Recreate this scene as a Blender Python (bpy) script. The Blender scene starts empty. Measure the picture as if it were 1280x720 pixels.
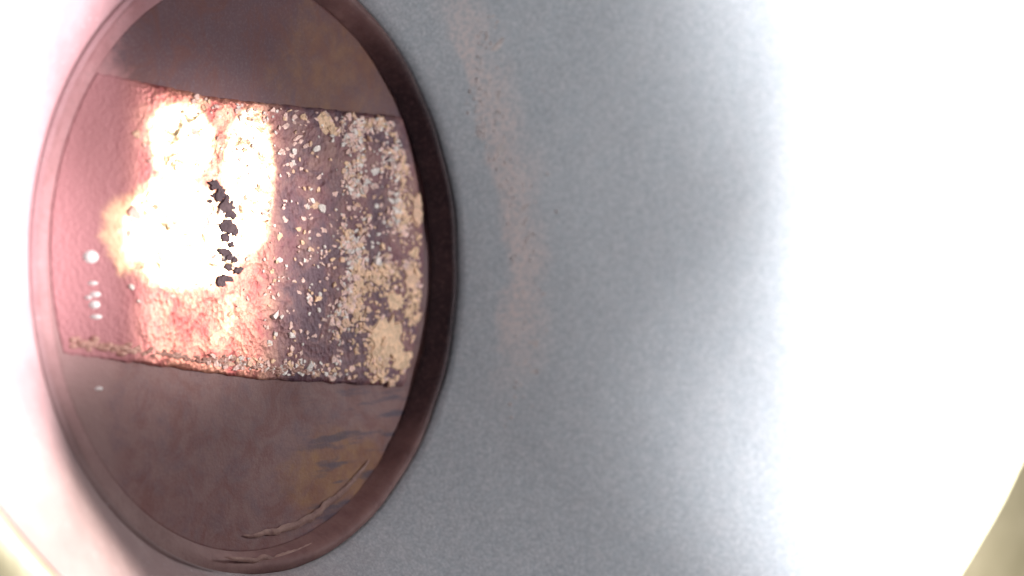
import bpy, math, random
import numpy as np
from mathutils import Vector, noise as mnoise
R = math.radians
random.seed(7)
rng = np.random.default_rng(11)
S = 0.03                      # metres per unit: the plug is 6 cm across
scene = bpy.context.scene
COL = scene.collection

# ------------------------------------------------------------------ camera
CAM = (-5.080, -0.0765, 4.391)
TH = 0.97282
cam_d = bpy.data.cameras.new("camera")
cam = bpy.data.objects.new("camera", cam_d); COL.objects.link(cam)
cam.location = [c * S for c in CAM]
F = Vector((math.sin(TH), 0, -math.cos(TH))); RT = Vector((math.cos(TH), 0, math.sin(TH))); U = Vector((0, 1, 0))
from mathutils import Matrix
m = Matrix((RT, U, -F)).transposed().to_4x4(); m.translation = cam.location
cam.matrix_world = m
cam_d.sensor_width = 36; cam_d.angle = R(28)
cam_d.clip_start = 0.005; cam_d.clip_end = 50
cam_d.dof.use_dof = True; cam_d.dof.focus_distance = 6.7 * S
cam_d.dof.aperture_fstop = (cam_d.lens / 1000) / (0.13 * S)
scene.camera = cam

# ------------------------------------------------------------------ light
w = bpy.data.worlds.new("World"); scene.world = w; w.use_nodes = True
bg = w.node_tree.nodes["Background"]
bg.inputs[0].default_value = (0.92, 0.90, 0.95, 1); bg.inputs[1].default_value = 0.035

def lamp(name, loc, power, radius, color=(1, 1, 1)):
    d = bpy.data.lights.new(name, 'POINT'); d.energy = power; d.shadow_soft_size = radius * S; d.color = color
    o = bpy.data.objects.new(name, d); COL.objects.link(o); o.location = [c * S for c in loc]
    return o
lamp("fill_point", (2.95, 0.10, 2.30), 0.235, 0.06, (0.96, 0.985, 1.0))  # added point light, sets the wall's grey level
def spot(name, loc, at, power, radius, cone, blend, color=(1, 1, 1)):
    d = bpy.data.lights.new(name, 'SPOT'); d.energy = power; d.shadow_soft_size = radius * S; d.color = color
    d.spot_size = R(cone); d.spot_blend = blend
    o = bpy.data.objects.new(name, d); COL.objects.link(o); o.location = [c * S for c in loc]
    o.rotation_euler = (Vector(at) - Vector(loc)).to_track_quat('-Z', 'Y').to_euler()
    return o
lamp("fill_point", (-2.55, 0.35, 1.05), 0.07, 0.08, (1.0, 0.93, 0.95))  # added weak fill over the plug from the left
spot("added_beam", (2.45, 0.32, 2.80), (-.28, 0.10, 0.0), .85, 0.10, 18, 1.0, (1.0, 0.93, 0.88))  # added spot, placed for the glare on the band
for bx, by, tx, ty, e in ((2.3, 0.0, 3.24, 0.05, .72), (2.0, -1.1, 2.58, -1.15, .55), (2.2, 1.45, 2.74, 1.5, .50), (1.9, 2.4, 2.2, 2.6, .45)):
    spot("added_beam", (bx, by, 2.9), (tx + .22, ty, 1.0), e * 1.1, 0.10, 80, 1.0, (0.97, 0.985, 1.0))  # added spots shaping the right wall's fade to white
spot("added_beam", (2.45, 0.90, 2.80), (-1.62, 0.78, 0.1), 3.3, 0.08, 20, 1.0, (1.0, 0.93, 0.95))  # this and the next two: added spots that overexpose the left wall
spot("added_beam", (2.45, -0.30, 2.80), (-1.66, 0.02, 0.1), 3.2, 0.08, 19.5, 1.0, (1.0, 0.93, 0.95))
spot("added_beam", (2.1, 0.9, 2.90), (-1.72, -1.06, 0.25), 2.7, 0.08, 18, 1.0, (1.0, 0.95, 0.88))
lamp("corner_fill", (5.5, -2.5, 2.5), 0.34, 0.5, (1.0, 0.93, 0.80))  # added light to brighten the worktop in the corner

vs = scene.view_settings
vs.view_transform = 'Standard'; vs.look = 'None'; vs.exposure = 0.0; vs.gamma = 1; vs.use_curve_mapping = False
scene.render.engine = 'CYCLES'
scene.render.resolution_x = 1024; scene.render.resolution_y = 576

# ------------------------------------------------------------------ helpers
def link(name, verts, faces, mat, parent=None, smooth=True):
    me = bpy.data.meshes.new(name)
    v = np.asarray(verts, float) * S
    me.from_pydata(v.tolist(), [], faces)
    if smooth: me.polygons.foreach_set('use_smooth', [True] * len(me.polygons))
    me.materials.append(mat); me.update()
    o = bpy.data.objects.new(name, me); COL.objects.link(o)
    if parent: o.parent = parent
    return o
def thing(name, label, cat, loc=(0, 0, 0)):
    o = bpy.data.objects.new(name, None); COL.objects.link(o)
    o.location = [c * S for c in loc]; o['label'] = label; o['category'] = cat; o.empty_display_size = S
    return o
def rings(profile, n, close_start=False, close_end=False, jitter=None):
    """loft of rings; profile items are functions phi -> (x,y,z) or (r,z)"""
    V = []; Fc = []
    for p in profile:
        for i in range(n):
            ph = 2 * math.pi * i / n
            V.append(p(ph) if callable(p) else (p[0] * math.cos(ph), p[0] * math.sin(ph), p[1]))
    for k in range(len(profile) - 1):
        for i in range(n):
            a = k * n + i; b = k * n + (i + 1) % n
            Fc.append((a, b, b + n, a + n))
    if close_start: Fc.append(tuple(range(n - 1, -1, -1)))
    if close_end: Fc.append(tuple((len(profile) - 1) * n + i for i in range(n)))
    return V, Fc

class NT:
    def __init__(s, name):
        s.m = bpy.data.materials.new(name); s.m.use_nodes = True
        s.t = s.m.node_tree; s.b = s.t.nodes["Principled BSDF"]
        tc = s.t.nodes.new('ShaderNodeTexCoord'); mp = s.t.nodes.new('ShaderNodeMapping')
        mp.inputs['Scale'].default_value = (1 / S,) * 3
        s.t.links.new(tc.outputs['Object'], mp.inputs[0]); s.co = mp.outputs[0]
    def n(s, typ, **kw):
        nd = s.t.nodes.new(typ)
        for k, v in kw.items():
            if k in nd.inputs: s.set(nd.inputs[k], v)
            else: setattr(nd, k, v)
        return nd
    def set(s, sock, v):
        if isinstance(v, bpy.types.NodeSocket): s.t.links.new(v, sock)
        else: sock.default_value = v
    def noise(s, scale, detail=6, rough=.6, co=None, dist=0):
        nd = s.n('ShaderNodeTexNoise', Scale=scale, Detail=detail, Roughness=rough, Distortion=dist)
        s.t.links.new(co or s.co, nd.inputs['Vector']); return nd.outputs['Fac']
    def vor(s, scale, feature='F1', out='Distance', co=None):
        nd = s.n('ShaderNodeTexVoronoi', feature=feature, Scale=scale)
        s.t.links.new(co or s.co, nd.inputs['Vector']); return nd.outputs[out]
    def ramp(s, fac, stops, interp='LINEAR'):
        nd = s.n('ShaderNodeValToRGB'); s.t.links.new(fac, nd.inputs[0]); r = nd.color_ramp; r.interpolation = interp
        while len(r.elements) < len(stops): r.elements.new(0.5)
        for e, (p, c) in zip(r.elements, stops):
            e.position = p; e.color = (c, c, c, 1) if not isinstance(c, tuple) else (*c, 1)
        return nd.outputs[0]
    def mix(s, fac, a, b, blend='MIX'):
        nd = s.n('ShaderNodeMix', data_type='RGBA', blend_type=blend)
        s.set(nd.inputs[0], fac)
        for i, v in ((6, a), (7, b)):
            s.set(nd.inputs[i], v if isinstance(v, bpy.types.NodeSocket) else (*v, 1))
        return nd.outputs[2]
    def math(s, op, a, b=0.0, clamp=False):
        nd = s.n('ShaderNodeMath', operation=op, use_clamp=clamp); s.set(nd.inputs[0], a); s.set(nd.inputs[1], b); return nd.outputs[0]
    def sep(s):
        nd = s.n('ShaderNodeSeparateXYZ'); s.t.links.new(s.co, nd.inputs[0]); return nd.outputs
    def mapr(s, v, a, b, c=0.0, d=1.0):
        nd = s.n('ShaderNodeMapRange', clamp=True, interpolation_type='SMOOTHSTEP'); s.set(nd.inputs[0], v)
        for i, x in enumerate((a, b, c, d)): nd.inputs[i + 1].default_value = x
        return nd.outputs[0]
    def bump(s, h, strength, dist):
        nd = s.n('ShaderNodeBump', Strength=strength, Distance=dist * S, Height=h)
        s.t.links.new(nd.outputs[0], s.b.inputs['Normal'])
    def out(s, col=None, rough=.5, metal=0.0, spec=.5):
        if col is not None: s.set(s.b.inputs['Base Color'], col if isinstance(col, bpy.types.NodeSocket) else (*col, 1))
        s.set(s.b.inputs['Roughness'], rough); s.set(s.b.inputs['Metallic'], metal); s.set(s.b.inputs['Specular IOR Level'], spec)
        return s.m

FZ = -.06; BT = .012
def face_at(px, py):
    d = Vector(((px - 640) / 2567.0, -(py - 360) / 2567.0, 1.0))
    ray = RT * d.x + U * d.y + F
    t = (FZ + BT - CAM[2]) / ray.z
    return CAM[0] + ray.x * t, CAM[1] + ray.y * t

# ------------------------------------------------------------------ materials
def mat_wall():
    t = NT('worn_grey_enamel'); x, y, z = t.sep()
    big = t.noise(2.2, 5, .55); mid = t.noise(11, 6, .6); fine = t.noise(110, 3, .7)
    col = t.mix(t.ramp(big, [(.3, 0), (.7, 1)]), (.345, .378, .415), (.38, .408, .442))
    col = t.mix(t.ramp(mid, [(.42, 0), (.72, .25)]), col, (.50, .47, .48))
    col = t.mix(t.ramp(fine, [(.42, 0), (.68, .75)]), col, (.62, .61, .63))
    gr = t.noise(60, 4, .75); col = t.mix(t.ramp(gr, [(.40, .42), (.56, 0)]), col, (.24, .25, .28))
    # copper coloured tint on the left flank, fading over the top and the bottom of the bowl
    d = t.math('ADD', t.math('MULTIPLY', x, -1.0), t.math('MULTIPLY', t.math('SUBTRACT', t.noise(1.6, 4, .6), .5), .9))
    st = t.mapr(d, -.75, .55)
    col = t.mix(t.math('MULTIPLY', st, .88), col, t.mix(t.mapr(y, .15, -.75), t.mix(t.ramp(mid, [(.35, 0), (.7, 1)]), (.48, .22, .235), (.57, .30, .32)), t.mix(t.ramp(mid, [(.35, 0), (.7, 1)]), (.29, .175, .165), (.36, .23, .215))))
    rr = t.math('SQRT', t.math('ADD', t.math('MULTIPLY', x, x), t.math('MULTIPLY', y, y)))
    rr = t.math('ADD', rr, t.math('MULTIPLY', t.math('SUBTRACT', t.noise(6, 5, .65), .5), .22))
    tide = t.math('MULTIPLY', t.math('MULTIPLY', t.mapr(rr, 1.15, 1.20), t.mapr(rr, 1.38, 1.22)), t.math('MULTIPLY', t.mapr(x, .7, .95), t.math('MULTIPLY', t.mapr(y, -.55, -.1), t.mapr(gr, .38, .60, .15, 1))))
    col = t.mix(t.math('MULTIPLY', tide, .9), col, (.62, .51, .49))
    sp = t.vor(26); col = t.mix(t.ramp(sp, [(.0, .55), (.14, 0)]), col, (.75, .73, .74))
    t.bump(t.math('ADD', t.math('MULTIPLY', mid, .6), t.math('MULTIPLY', fine, .5)), .22, .02)
    return t.out(col, .62, 0, .3)
def mat_plug():
    t = NT('tarnished_copper_brown'); x, y, z = t.sep()
    big = t.noise(2.6, 5, .6, dist=.4); mid = t.noise(13, 6, .65); fine = t.noise(90, 3, .6)
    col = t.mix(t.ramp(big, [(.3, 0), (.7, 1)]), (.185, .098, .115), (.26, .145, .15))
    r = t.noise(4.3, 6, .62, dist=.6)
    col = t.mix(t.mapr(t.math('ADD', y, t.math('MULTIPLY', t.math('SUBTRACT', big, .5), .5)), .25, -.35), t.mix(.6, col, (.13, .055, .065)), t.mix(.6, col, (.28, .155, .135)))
    def blob(cx, cy, rx, ry):
        dx = t.math('DIVIDE', t.math('SUBTRACT', x, cx), rx); dy = t.math('DIVIDE', t.math('SUBTRACT', y, cy), ry)
        q = t.math('ADD', t.math('MULTIPLY', dx, dx), t.math('MULTIPLY', dy, dy))
        return t.mapr(t.math('ADD', q, t.math('MULTIPLY', t.math('SUBTRACT', r, .5), 5.0)), 1.9, -.6)
    col = t.mix(t.ramp(mid, [(.45, 0), (.75, .6)]), col, (.14, .085, .11))
    col = t.mix(t.ramp(fine, [(.5, 0), (.8, .5)]), col, (.28, .18, .18))
    hue = t.noise(7, 6, .7, dist=1.0)
    col = t.mix(t.ramp(hue, [(.46, 0), (.62, .65)]), col, (.20, .075, .065))
    u1 = face_at(432, 590); u2 = face_at(420, 95); r = t.noise(6, 6, .68, dist=.8)
    rust = t.math('MAXIMUM', t.math('MULTIPLY', blob(u1[0], u1[1], .30, .14), .9), t.math('MULTIPLY', blob(u2[0], u2[1], .28, .26), .6))
    col = t.mix(rust, col, t.mix(t.ramp(mid, [(.4, 0), (.65, 1)]), (.34, .165, .075), (.24, .10, .06)))
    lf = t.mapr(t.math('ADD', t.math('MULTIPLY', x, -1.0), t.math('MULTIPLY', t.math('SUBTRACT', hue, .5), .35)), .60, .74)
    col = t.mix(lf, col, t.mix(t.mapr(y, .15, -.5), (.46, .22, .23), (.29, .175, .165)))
    mp2 = t.n('ShaderNodeMapping'); t.t.links.new(t.co, mp2.inputs[0]); mp2.inputs['Rotation'].default_value = (0, 0, R(-35)); mp2.inputs['Scale'].default_value = (3.5, 22, 1)
    stk = t.noise(1.0, 5, .6, co=mp2.outputs[0])
    col = t.mix(t.math('MULTIPLY', t.ramp(stk, [(.52, 0), (.62, 1)]), t.math('MULTIPLY', t.mapr(y, -.30, -.5, 0, .75), t.mapr(x, .05, .4))), col, (.075, .062, .095))
    t.bump(t.math('ADD', t.math('MULTIPLY', mid, .7), t.math('MULTIPLY', fine, .25)), .28, .02)
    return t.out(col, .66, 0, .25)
def mat_rim():
    t = NT('shaded_plug_rim'); x, y, z = t.sep(); mid = t.noise(9, 5, .6); fine = t.noise(80, 3, .6)
    nn = t.math('MULTIPLY', t.math('SUBTRACT', t.noise(3.0, 5), .5), .5)
    col = t.mix(t.ramp(mid, [(.35, 0), (.7, 1)]), (.028, .017, .022), (.060, .034, .038))  # shade of the rim's right side, painted into the colour
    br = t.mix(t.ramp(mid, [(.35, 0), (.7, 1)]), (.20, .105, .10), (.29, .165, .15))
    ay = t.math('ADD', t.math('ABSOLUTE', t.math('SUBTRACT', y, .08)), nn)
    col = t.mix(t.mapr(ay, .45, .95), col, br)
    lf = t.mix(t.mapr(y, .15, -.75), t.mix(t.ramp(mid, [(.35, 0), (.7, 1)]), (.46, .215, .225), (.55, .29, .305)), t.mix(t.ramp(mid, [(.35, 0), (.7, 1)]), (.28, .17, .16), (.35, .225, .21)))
    col = t.mix(t.mapr(t.math('ADD', t.math('MULTIPLY', x, -1.0), nn), -.15, .5), col, lf)  # lit pink of the left side, painted into the colour
    col = t.mix(t.ramp(fine, [(.5, 0), (.8, .4)]), col, (.22, .13, .13))
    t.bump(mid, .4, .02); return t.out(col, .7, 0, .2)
def mat_band():
    t = NT('pitted_bright_copper'); x, y, z = t.sep()
    mid = t.noise(9, 6, .65, dist=.5); fine = t.noise(52, 4, .65); g = t.vor(58)
    col = t.mix(t.ramp(mid, [(.38, 0), (.64, 1)]), (.44, .13, .12), (.80, .42, .30))
    col = t.mix(t.mapr(x, -.4, -.68), col, (.46, .20, .215))  # lit pink at the left end is painted into the copper
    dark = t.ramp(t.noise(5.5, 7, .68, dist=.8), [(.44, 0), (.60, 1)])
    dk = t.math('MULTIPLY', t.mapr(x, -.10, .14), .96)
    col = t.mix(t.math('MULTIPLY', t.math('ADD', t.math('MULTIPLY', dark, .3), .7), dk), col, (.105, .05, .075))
    h = t.math('ADD', t.math('MULTIPLY', fine, .6), t.math('ADD', t.math('MULTIPLY', g, .5), t.math('MULTIPLY', mid, .5)))
    # glare painted in as a paler, smoother patch toward the left end, rough and dull elsewhere
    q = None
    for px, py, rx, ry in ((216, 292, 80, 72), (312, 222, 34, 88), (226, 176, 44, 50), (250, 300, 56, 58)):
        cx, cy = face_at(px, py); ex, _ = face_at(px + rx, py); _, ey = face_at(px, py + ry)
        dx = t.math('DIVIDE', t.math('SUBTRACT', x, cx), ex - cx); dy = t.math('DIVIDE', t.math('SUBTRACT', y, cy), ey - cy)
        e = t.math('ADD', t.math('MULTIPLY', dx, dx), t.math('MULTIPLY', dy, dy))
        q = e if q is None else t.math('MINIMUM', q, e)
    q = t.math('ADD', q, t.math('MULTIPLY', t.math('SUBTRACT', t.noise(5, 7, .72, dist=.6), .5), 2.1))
    glare_mask = t.mapr(q, 1.35, .15)
    col = t.mix(t.mapr(glare_mask, 0, .45), col, (.93, .55, .35)); col = t.mix(t.mapr(glare_mask, .4, 1), col, (.94, .68, .42))  # orange fringe and cream core of the glare, as colour
    nd = t.n('ShaderNodeBump', Distance=.022 * S, Height=h, Strength=t.mapr(glare_mask, 0, 1, .36, .12))
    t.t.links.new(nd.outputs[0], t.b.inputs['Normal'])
    return t.out(col, t.math('ADD', t.mapr(glare_mask, 0, 1, .60, .24), t.mapr(x, -.5, -.68, 0, .3)), t.math('MULTIPLY', t.mapr(x, -.12, .14, .95, .15), t.mapr(x, -.70, -.52, 0, 1)), .4)
def mat_flake(name, c, metal=.75, rough=.38):
    t = NT(name); f = t.noise(34, 5, .7)
    col = t.mix(t.ramp(f, [(.35, 0), (.62, 1)]), tuple(v * .6 for v in c), c)
    t.bump(f, .7, .018); return t.out(col, rough, metal, .5)
def mat_simple(name, a, b, scale, rough, bump=.4, dist=.03, spec=.4):
    t = NT(name); f = t.noise(scale, 7, .65)
    t.bump(f, bump, dist); return t.out(t.mix(t.ramp(f, [(.35, 0), (.68, 1)]), a, b), rough, 0, spec)

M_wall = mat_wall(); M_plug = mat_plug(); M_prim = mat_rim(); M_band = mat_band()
M_lip = mat_simple('dark_gasket', (.035, .03, .034), (.07, .055, .06), 14, .75)
M_brim = mat_simple('cream_rim_glaze', (.34, .31, .20), (.48, .44, .30), 5, .45)
M_ridge = mat_simple('pinkish_scale', (.42, .38, .38), (.60, .52, .50), 18, .7, .7, .04)
M_table = mat_simple('olive_brown_worktop', (.40, .36, .24), (.58, .52, .38), 3.0, .6)
FL = [mat_flake('pink_copper_flake', (.98, .66, .58), .35, .55), mat_flake('gold_flake', (1.0, .66, .43), .35, .5), mat_flake('pale_flake', (.98, .86, .80), .3, .5), mat_flake('tan_flake', (.94, .60, .42), .3, .55)]
M_chip = mat_simple('dull_grey_scale', (.10, .07, .085), (.19, .13, .14), 20, .85, .6, .03, .1)
M_crust = mat_simple('reddish_crust', (.42, .20, .16), (.70, .42, .34), 22, .6, .6, .03, .4)
M_arc = mat_simple('highlight_copper', (.22, .115, .10), (.40, .24, .20), 16, .7, .4, .02, .3)  # highlight colour for the arcs low on the plug
M_bead = mat_simple('white_glint', (.80, .78, .76), (.88, .86, .85), 12, .3, .1, .01, .5)  # white stands in for small reflections

# ------------------------------------------------------------------ setting
N = 24
g = 40.0
V = []; Fc = []
for j in range(N + 1):
    for i in range(N + 1):
        V.append(((i / N - .5) * g, (j / N - .5) * g, -.18))
for j in range(N):
    for i in range(N):
        a = j * (N + 1) + i; Fc.append((a, a + 1, a + N + 2, a + N + 1))
ground = link('worktop', V, Fc, M_table); ground['kind'] = 'structure'

# ------------------------------------------------------------------ basin (leaning bowl)
RIM = dict(cx=.63, cy=1.0, r=2.66, z0=.70, k=.25)
def flush(x):
    k = min(1, max(0, (.25 - x) / .75)); return k * k * (3 - 2 * k)
def bowl_pt(u, ph, extra=0.0, dz=0.0):
    """u 0 at the mouth round the plug, 1 at the rim"""
    e = u
    cx = RIM['cx'] * e; cy = RIM['cy'] * e ** 1.15
    r = 1.0 + (RIM['r'] - 1.0) * e + extra
    x = cx + r * math.cos(ph); y = cy + r * math.sin(ph)
    zr = RIM['z0'] + RIM['k'] * x
    z = zr * (e ** 0.9) + dz - .058 * flush(x) * max(0, 1 - u / .5) ** 1.5
    nz = mnoise.fractal(Vector((x * 1.7, y * 1.7, 3.1)), 1.0, 2.0, 4) * .006 * min(1, e * 6)
    return (x, y, z + nz)
basin = thing('basin', 'pale grey enamelled basin with a copper tint on its left flank, round the brown plug', 'basin', (0, 0, 0))
K = 70; NS = 256
prof = [(.0001, -.15), (.93, -.15), (.995, -.145), (1.0, -.03)]
prof += [(lambda ph, u=u: bowl_pt(u, ph)) for u in np.linspace(0.004, 1.0, K)]
V, Fc = rings(prof, NS)
link('inner_wall', V, Fc, M_wall, basin)
def rim_ring(e, dz):
    return lambda ph: bowl_pt(1.0, ph, e, dz)
RP = [(.004, -.004), (.02, .02), (.06, .045), (.12, .055), (.19, .04), (.24, .0), (.26, -.06)]
pr = [rim_ring(a, b) for a, b in RP]
pr.append(lambda ph: (lambda p: (p[0] * .98, p[1] * .98, p[2] * .55 - .12))(bowl_pt(1.0, ph, .22, 0)))
pr.append(lambda ph: (.2 + 1.9 * math.cos(ph), .4 + 1.9 * math.sin(ph), -.178))
V, Fc = rings(pr, NS)
link('rim', V, Fc, M_brim, basin)

# raised line of mineral scale round the plug: lumps of scale along the right side of the bowl
def lumps(pts, mat, name, parent, kind=None):
    V = []; Fc = []
    for (c, sx, sy, sz, rot) in pts:
        n = 7; b = len(V)
        for (q, h) in ((1.0, 0.0), (.8, .65), (.35, 1.0)):
            for i in range(n):
                a = 2 * math.pi * i / n + rot; k = q * random.uniform(.75, 1.25)
                px, py = sx * k * math.cos(a), sy * k * math.sin(a)
                V.append((c[0] + px, c[1] + py, c[2] + h * sz + px * c[3]))
        for l in range(2):
            for i in range(n):
                a = b + l * n + i; d = b + l * n + (i + 1) % n
                Fc.append((a, d, d + n, a + n))
        Fc.append(tuple(b + 2 * n + i for i in range(n)))
    o = link(name, V, Fc, mat, parent)
    if kind: o['kind'] = kind
    return o
# ridge pixel path (fraction of height on the mouth circle): u as function of the angle
def ridge_u(ph):
    d = math.degrees(ph)
    return float(np.interp(d, [-40, -25, -5, 15, 30, 40, 55], [.155, .15, .125, .105, .085, .14, .20]))
V = []; Fc = []; nseg = 120; cross = 7
for s in range(nseg + 1):
    ph = R(-38 + 92 * s / nseg); fade = min(1, s / 18, (nseg - s) / 14)
    u0 = ridge_u(ph) + .012 * mnoise.noise(Vector((s * .21, 0, 9)))
    wv = .034 + .012 * mnoise.noise(Vector((s * .33, 5, 1)))
    for c in range(cross):
        q = c / (cross - 1) * 2 - 1
        hgt = (.002 + .008 * mnoise.noise(Vector((s * .45, q * 2, 2)))) * (1 - q * q) * fade - .004
        V.append(bowl_pt(max(.005, u0 + q * wv), ph, 0, hgt))
for s in range(nseg):
    for c in range(cross - 1):
        a = s * cross + c; Fc.append((a, a + 1, a + cross + 1, a + cross))
ridge = link('scale_ridge', V, Fc, M_ridge, basin)
pts = []
for i in range(330):
    d = random.choice([random.gauss(28, 12), random.uniform(-35, 55)])
    ph = R(d); u = ridge_u(ph) + abs(random.gauss(0, .03)) - .035
    s = random.uniform(.003, .008); p = bowl_pt(max(u, .01), ph, 0, -.003)
    pts.append(((p[0], p[1], p[2], .45), s, s, s * .7, random.random() * 6))
lumps(pts, M_ridge, 'scale_crumbs', ridge, 'stuff')

# ------------------------------------------------------------------ plug
plug = thing('plug', 'round tarnished copper-brown plug crossed by a rough glinting band, set in the pale grey basin', 'plug', (0, 0, -.15))
PZ = .15                        # part coordinates are relative to the plug's base
FZ = -.06                       # top of the plug face
def pl(V): return [(a, b, c + PZ) for a, b, c in V]
prof = [(.0005, FZ)]
for r in np.linspace(.05, .925, 28): prof.append((r, FZ))
prof += [(.9325, FZ), (.934, FZ - .004), (.934, -.148)]
V, Fc = rings(prof, 160)
V = [(a, b, c + .006 * (1 - flush(a)) * mnoise.fractal(Vector((a * 4, b * 4, 0)), 1, 2, 3)) for a, b, c in V]
face = link('face', pl(V), Fc, M_plug, plug)
prof = [(.928, -.12), (.9315, -.0605), (.932, -.057), (.934, -.054), (.946, -.022), (.958, .004), (.967, .014), (.976, .018), (.986, .014), (.997, .006), (1.006, -.006), (.992, -.07), (.990, -.13)]
V, Fc = rings(prof, 200)
def rim_drop(a, b, c):
    return c if c < -.061 else c + flush(a) * (-.0585 - c)
V = [(a, b, rim_drop(a, b, c) + .006 * (1 - flush(a)) * mnoise.noise(Vector((a * 7, b * 7, 2)))) for a, b, c in V]
prim = link('plug_rim', pl(V), Fc, M_prim, plug)
# edge highlights modelled as thin pale arcs where the face meets the rim, low on the plug
def arc(name, r, a0, a1, wid, hgt, mat, parent, z=FZ, n=60, seed=0, wob=.01):
    V = []; Fc = []
    for s in range(n + 1):
        a = R(a0 + (a1 - a0) * s / n); f = math.sin(math.pi * s / n) ** .5
        rr = r + wob * mnoise.noise(Vector((s * .15, seed, 0)))
        for q in (-1, -.5, 0, .5, 1):
            w_ = wid * .8 * f * (1 + .5 * mnoise.noise(Vector((s * .4, q, seed))))
            V.append(((rr + q * w_) * math.cos(a), (rr + q * w_) * math.sin(a), z + hgt * f * (1 - q * q) - .002 + .006))
    for s in range(n):
        for c in range(4):
            k = s * 5 + c; Fc.append((k, k + 5, k + 6, k + 1))
    return link(name, pl(V), Fc, mat, parent)
arc('highlight_arc', .880, -96, -50, .017, .005, M_arc, face, seed=3, wob=.012)
arc('highlight_arc', .955, -104, -74, .012, .004, M_arc, prim, z=-.02, seed=8, wob=.01)

# band across the face
TILT = R(4.0)
ct, sn = math.cos(TILT), math.sin(TILT)
B0, B1 = -.375, .512           # lower / upper edge in the band's own frame (x along the band)
def b2p(x, y): return (x * ct + y * sn, -x * sn + y * ct)
NX, NY = 170, 90
V = []; Fc = []
def band_h(x, y):
    v = Vector((x * 9, y * 9, 0))
    return .006 * mnoise.fractal(v, 1, 2, 4) + .003 * mnoise.noise(v * 3.7)
for layer in (0, 1):
    for j in range(NY + 1):
        yy = B0 + (B1 - B0) * j / NY
        yy += .006 * mnoise.noise(Vector((yy, 0, 1)))
        rr = .925
        xl, xr = -math.sqrt(rr * rr - yy * yy), math.sqrt(.872 ** 2 - yy * yy)
        for i in range(NX + 1):
            xx = xl + (xr - xl) * i / NX
            ye = yy
            if j in (0, NY): ye += .005 * mnoise.noise(Vector((xx * 14, j, 4))) + .004 * mnoise.noise(Vector((xx * 40, j, 7)))
            ye += .055 * max(0, -xx) * (1 - j / NY) + .072 * max(0, min(1, (xx + .25) / .95)) * (j / NY)
            p = b2p(xx, ye)
            edge = min(1, min(i, NX - i, j, NY - j) / 2.0)
            z = FZ - .004 if layer == 0 else FZ + .001 + (BT * (.45 + .55 * edge) + band_h(*p) * edge) * min(1, i / 28) ** 1.5
            V.append((p[0], p[1], z))
W_ = NX + 1; off = W_ * (NY + 1)
for j in range(NY):
    for i in range(NX):
        a = j * W_ + i + off; Fc.append((a, a + 1, a + W_ + 1, a + W_))
border = [i for i in range(NX)] + [j * W_ + NX for j in range(NY)] + [NY * W_ + i for i in range(NX, 0, -1)] + [j * W_ for j in range(NY, 0, -1)]
for k in range(len(border)):
    a, b = border[k], border[(k + 1) % len(border)]
    Fc.append((a, b, b + off, a + off))
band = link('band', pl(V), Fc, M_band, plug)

# positions on the plug from the photograph's layout (measured on the plug face)
def in_band(x, y, mrg=.012):
    bx, by = x * ct - y * sn, x * sn + y * ct
    return B0 + mrg < by < B1 + .072 * max(0, min(1, (bx + .25) / .95)) - mrg and x * x + y * y < (.865 - mrg) ** 2
def band_top(x, y):
    by = x * sn + y * ct; xl = -math.sqrt(max(0, .925 ** 2 - by * by)); xr = math.sqrt(max(.01, .872 ** 2 - by * by))
    f = max(0, min(1, (x * ct - y * sn - xl) / (xr - xl) * 170 / 28)) ** 1.5
    return FZ + .001 + (BT + band_h(x, y)) * f
def flake_mesh(x, y, sx, sy, th, rot, n=6, jag=.35, tilt=(0, 0), z=None):
    z0 = band_top(x, y) if z is None else z
    V = []; top = []
    for i in range(n):
        a = 2 * math.pi * i / n; k = random.uniform(1 - jag, 1 + jag)
        ux, uy = sx * k * math.cos(a), sy * k * math.sin(a)
        top.append((ux * math.cos(rot) - uy * math.sin(rot), ux * math.sin(rot) + uy * math.cos(rot)))
    for q, zz in ((1.0, -.006), (.86, th)):
        for a, b in top: V.append((x + a * q, y + b * q, z0 + zz + (a * tilt[0] + b * tilt[1] if zz > 0 else 0)))
    V.append((x, y, z0 + th * 1.15))
    Fc = [(i, (i + 1) % n, n + (i + 1) % n, n + i) for i in range(n)] + [(n + i, n + (i + 1) % n, 2 * n) for i in range(n)]
    return V, Fc
def density(px, py):
    d = 0.0
    if 405 < px < 532:
        d = .85 * min(1, (px - 405) / 25)
        if py < 330 and px < 425: d *= .25
        if py > 400 and px < 455: d *= .6
        d *= .12 + 2.2 * max(0, mnoise.noise(Vector((px * .035, py * .022, 1))) + .12)
    if 330 < px <= 420 and py > 250: d = max(d, .03 + .2 * max(0, mnoise.noise(Vector((px * .04, py * .03, 5)))))
    yt = 108 + (px - 160) * .108; yb = 448 + (px - 150) * .09
    if 240 < px < 430 and 0 < py - yt < 26: d = max(d, .13)
    if 260 < px < 420 and 0 < yb - py < 16: d = max(d, .3)
    if 160 < px < 345 and 150 < py < 400: d = max(d, .012)
    if 345 <= px < 405 and 120 < py < 240: d = max(d, .05)
    return d
cand = []
tries = 0
while len(cand) < 2700 and tries < 120000:
    tries += 1
    px = random.uniform(100, 535); py = random.uniform(100, 490)
    if random.random() > density(px, py): continue
    x, y = face_at(px, py)
    if not in_band(x, y): continue
    s = min(.022, max(.0030, random.lognormvariate(-5.05, .38)))
    cand.append((s, x, y, px, py))
cand.sort(reverse=True)
def pick(px, py):
    r = random.random()
    if py > 330 and px > 440: return 1 if r < .6 else (3 if r < .85 else 0)
    if px > 500: return 1 if r < .45 else (0 if r < .8 else 3)
    return 0 if r < .5 else (2 if r < .75 else (3 if r < .87 else 1))
groups = {0: ([], []), 1: ([], []), 2: ([], []), 3: ([], [])}
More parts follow.
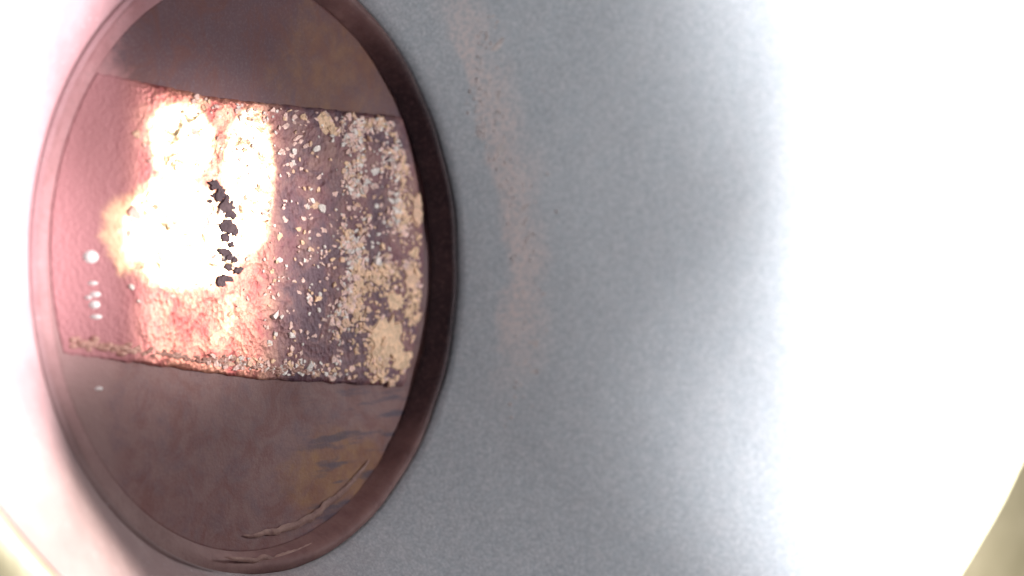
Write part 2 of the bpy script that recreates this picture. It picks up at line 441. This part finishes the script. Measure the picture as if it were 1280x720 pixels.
for i, (s, x, y, px, py) in enumerate(cand):
    k = pick(px, py)
    V, Fc = flake_mesh(x, y, s * random.uniform(1.0, 1.9), s * random.uniform(.7, 1.15), random.uniform(.001, .0035), random.uniform(-.5, .5),
                       random.choice((6, 7, 8, 9)), .5, (random.gauss(-.02, .07), random.gauss(0, .07)))
    if i < 240: link('flake', pl(V), Fc, FL[k], band, smooth=False)
    else:
        gv, gf = groups[k]; b = len(gv); gv += pl(V); gf += [tuple(q + b for q in f) for f in Fc]
for k, (gv, gf) in groups.items():
    if gv:
        o = link('flake_grains', gv, gf, FL[k], band, smooth=False); o['kind'] = 'stuff'

# larger patches of gold coloured leaf
def patch(px, py, wpx, hpx, mat, name, n=26, jag=.30, th=.003):
    x, y = face_at(px, py); x2, _ = face_at(px + wpx / 2, py); _, y2 = face_at(px, py + hpx / 2)
    V, Fc = flake_mesh(x, y, abs(x2 - x), abs(y2 - y), th, random.uniform(-.15, .15), n, jag)
    return link(name, pl(V), Fc, mat, band, smooth=False)
for a in [(484, 424, 44, 58), (502, 450, 26, 30), (474, 446, 22, 30), (493, 378, 26, 24), (514, 345, 18, 50), (521, 262, 12, 44)]:
    patch(*a, FL[1] if a[0] < 510 else FL[3], 'gold_patch')
for a in [(408, 156, 26, 30), (418, 164, 18, 16)]:
    patch(*a, FL[1], 'gold_patch', 12, .35)

# dull grey chips of scale lying in the glare
for a in [(268, 232, 16, 14), (274, 243, 16, 18), (280, 256, 15, 18), (287, 268, 14, 14), (284, 282, 20, 22), (293, 290, 16, 14), (280, 297, 14, 10),
          (279, 316, 16, 12), (285, 322, 8, 8), (281, 348, 18, 12), (276, 352, 10, 16), (297, 338, 12, 10), (283, 333, 8, 6), (288, 306, 8, 10), (291, 325, 7, 9)]:
    patch(a[0], a[1], a[2], a[3], M_chip, 'scale_chip', 13, .42, .006)

for i in range(22):
    f = random.random(); py = 236 + f * 120; px = np.interp(py, [236, 256, 283, 300, 330, 356], [270, 281, 286, 290, 288, 279]) + random.gauss(0, 6)
    patch(px, py, random.uniform(4, 9), random.uniform(4, 8), M_chip, 'scale_chip', 9, .45, .004)
# crust along the lower edge of the band
pts = []
for i in range(260):
    px = random.uniform(92, 400); py = 428 + (px - 90) * .125 + random.gauss(0, 3)
    x, y = face_at(px, py); s = random.uniform(.003, .009) * (1.4 if px < 160 else 1)
    pts.append(((x, y, band_top(x, y) + PZ - .003, 0), s * 1.8, s * .8, s * .9, random.random() * 6))
lumps(pts, M_crust, 'crust_crumbs', band, 'stuff')

# reflection spots built as white beads at the left end of the band
for (px, py, w_, h_) in [(116, 321, 20, 18), (118, 354, 13, 6), (121, 368, 14, 8), (120, 381, 14, 11), (122, 396, 15, 7), (127, 486, 10, 6), (112, 372, 8, 6)]:
    x, y = face_at(px, py); x2, _ = face_at(px + w_ / 2, py); _, y2 = face_at(px, py + h_ / 2)
    sx, sy = abs(x2 - x), abs(y2 - y); V = []; Fc = []; n = 12
    for (q, hh) in ((1, 0), (.85, .5), (.5, .85), (.1, 1)):
        for i in range(n):
            a = 2 * math.pi * i / n; V.append((x + sx * q * math.cos(a), y + sy * q * math.sin(a), (band_top(x, y) if py < 450 else FZ) - .003 + .012 * hh + PZ))
    for l in range(3):
        for i in range(n):
            a = l * n + i; b = l * n + (i + 1) % n; Fc.append((a, b, b + n, a + n))
    Fc.append(tuple(3 * n + i for i in range(n)))
    link('glint_bead', V, Fc, M_bead, band)
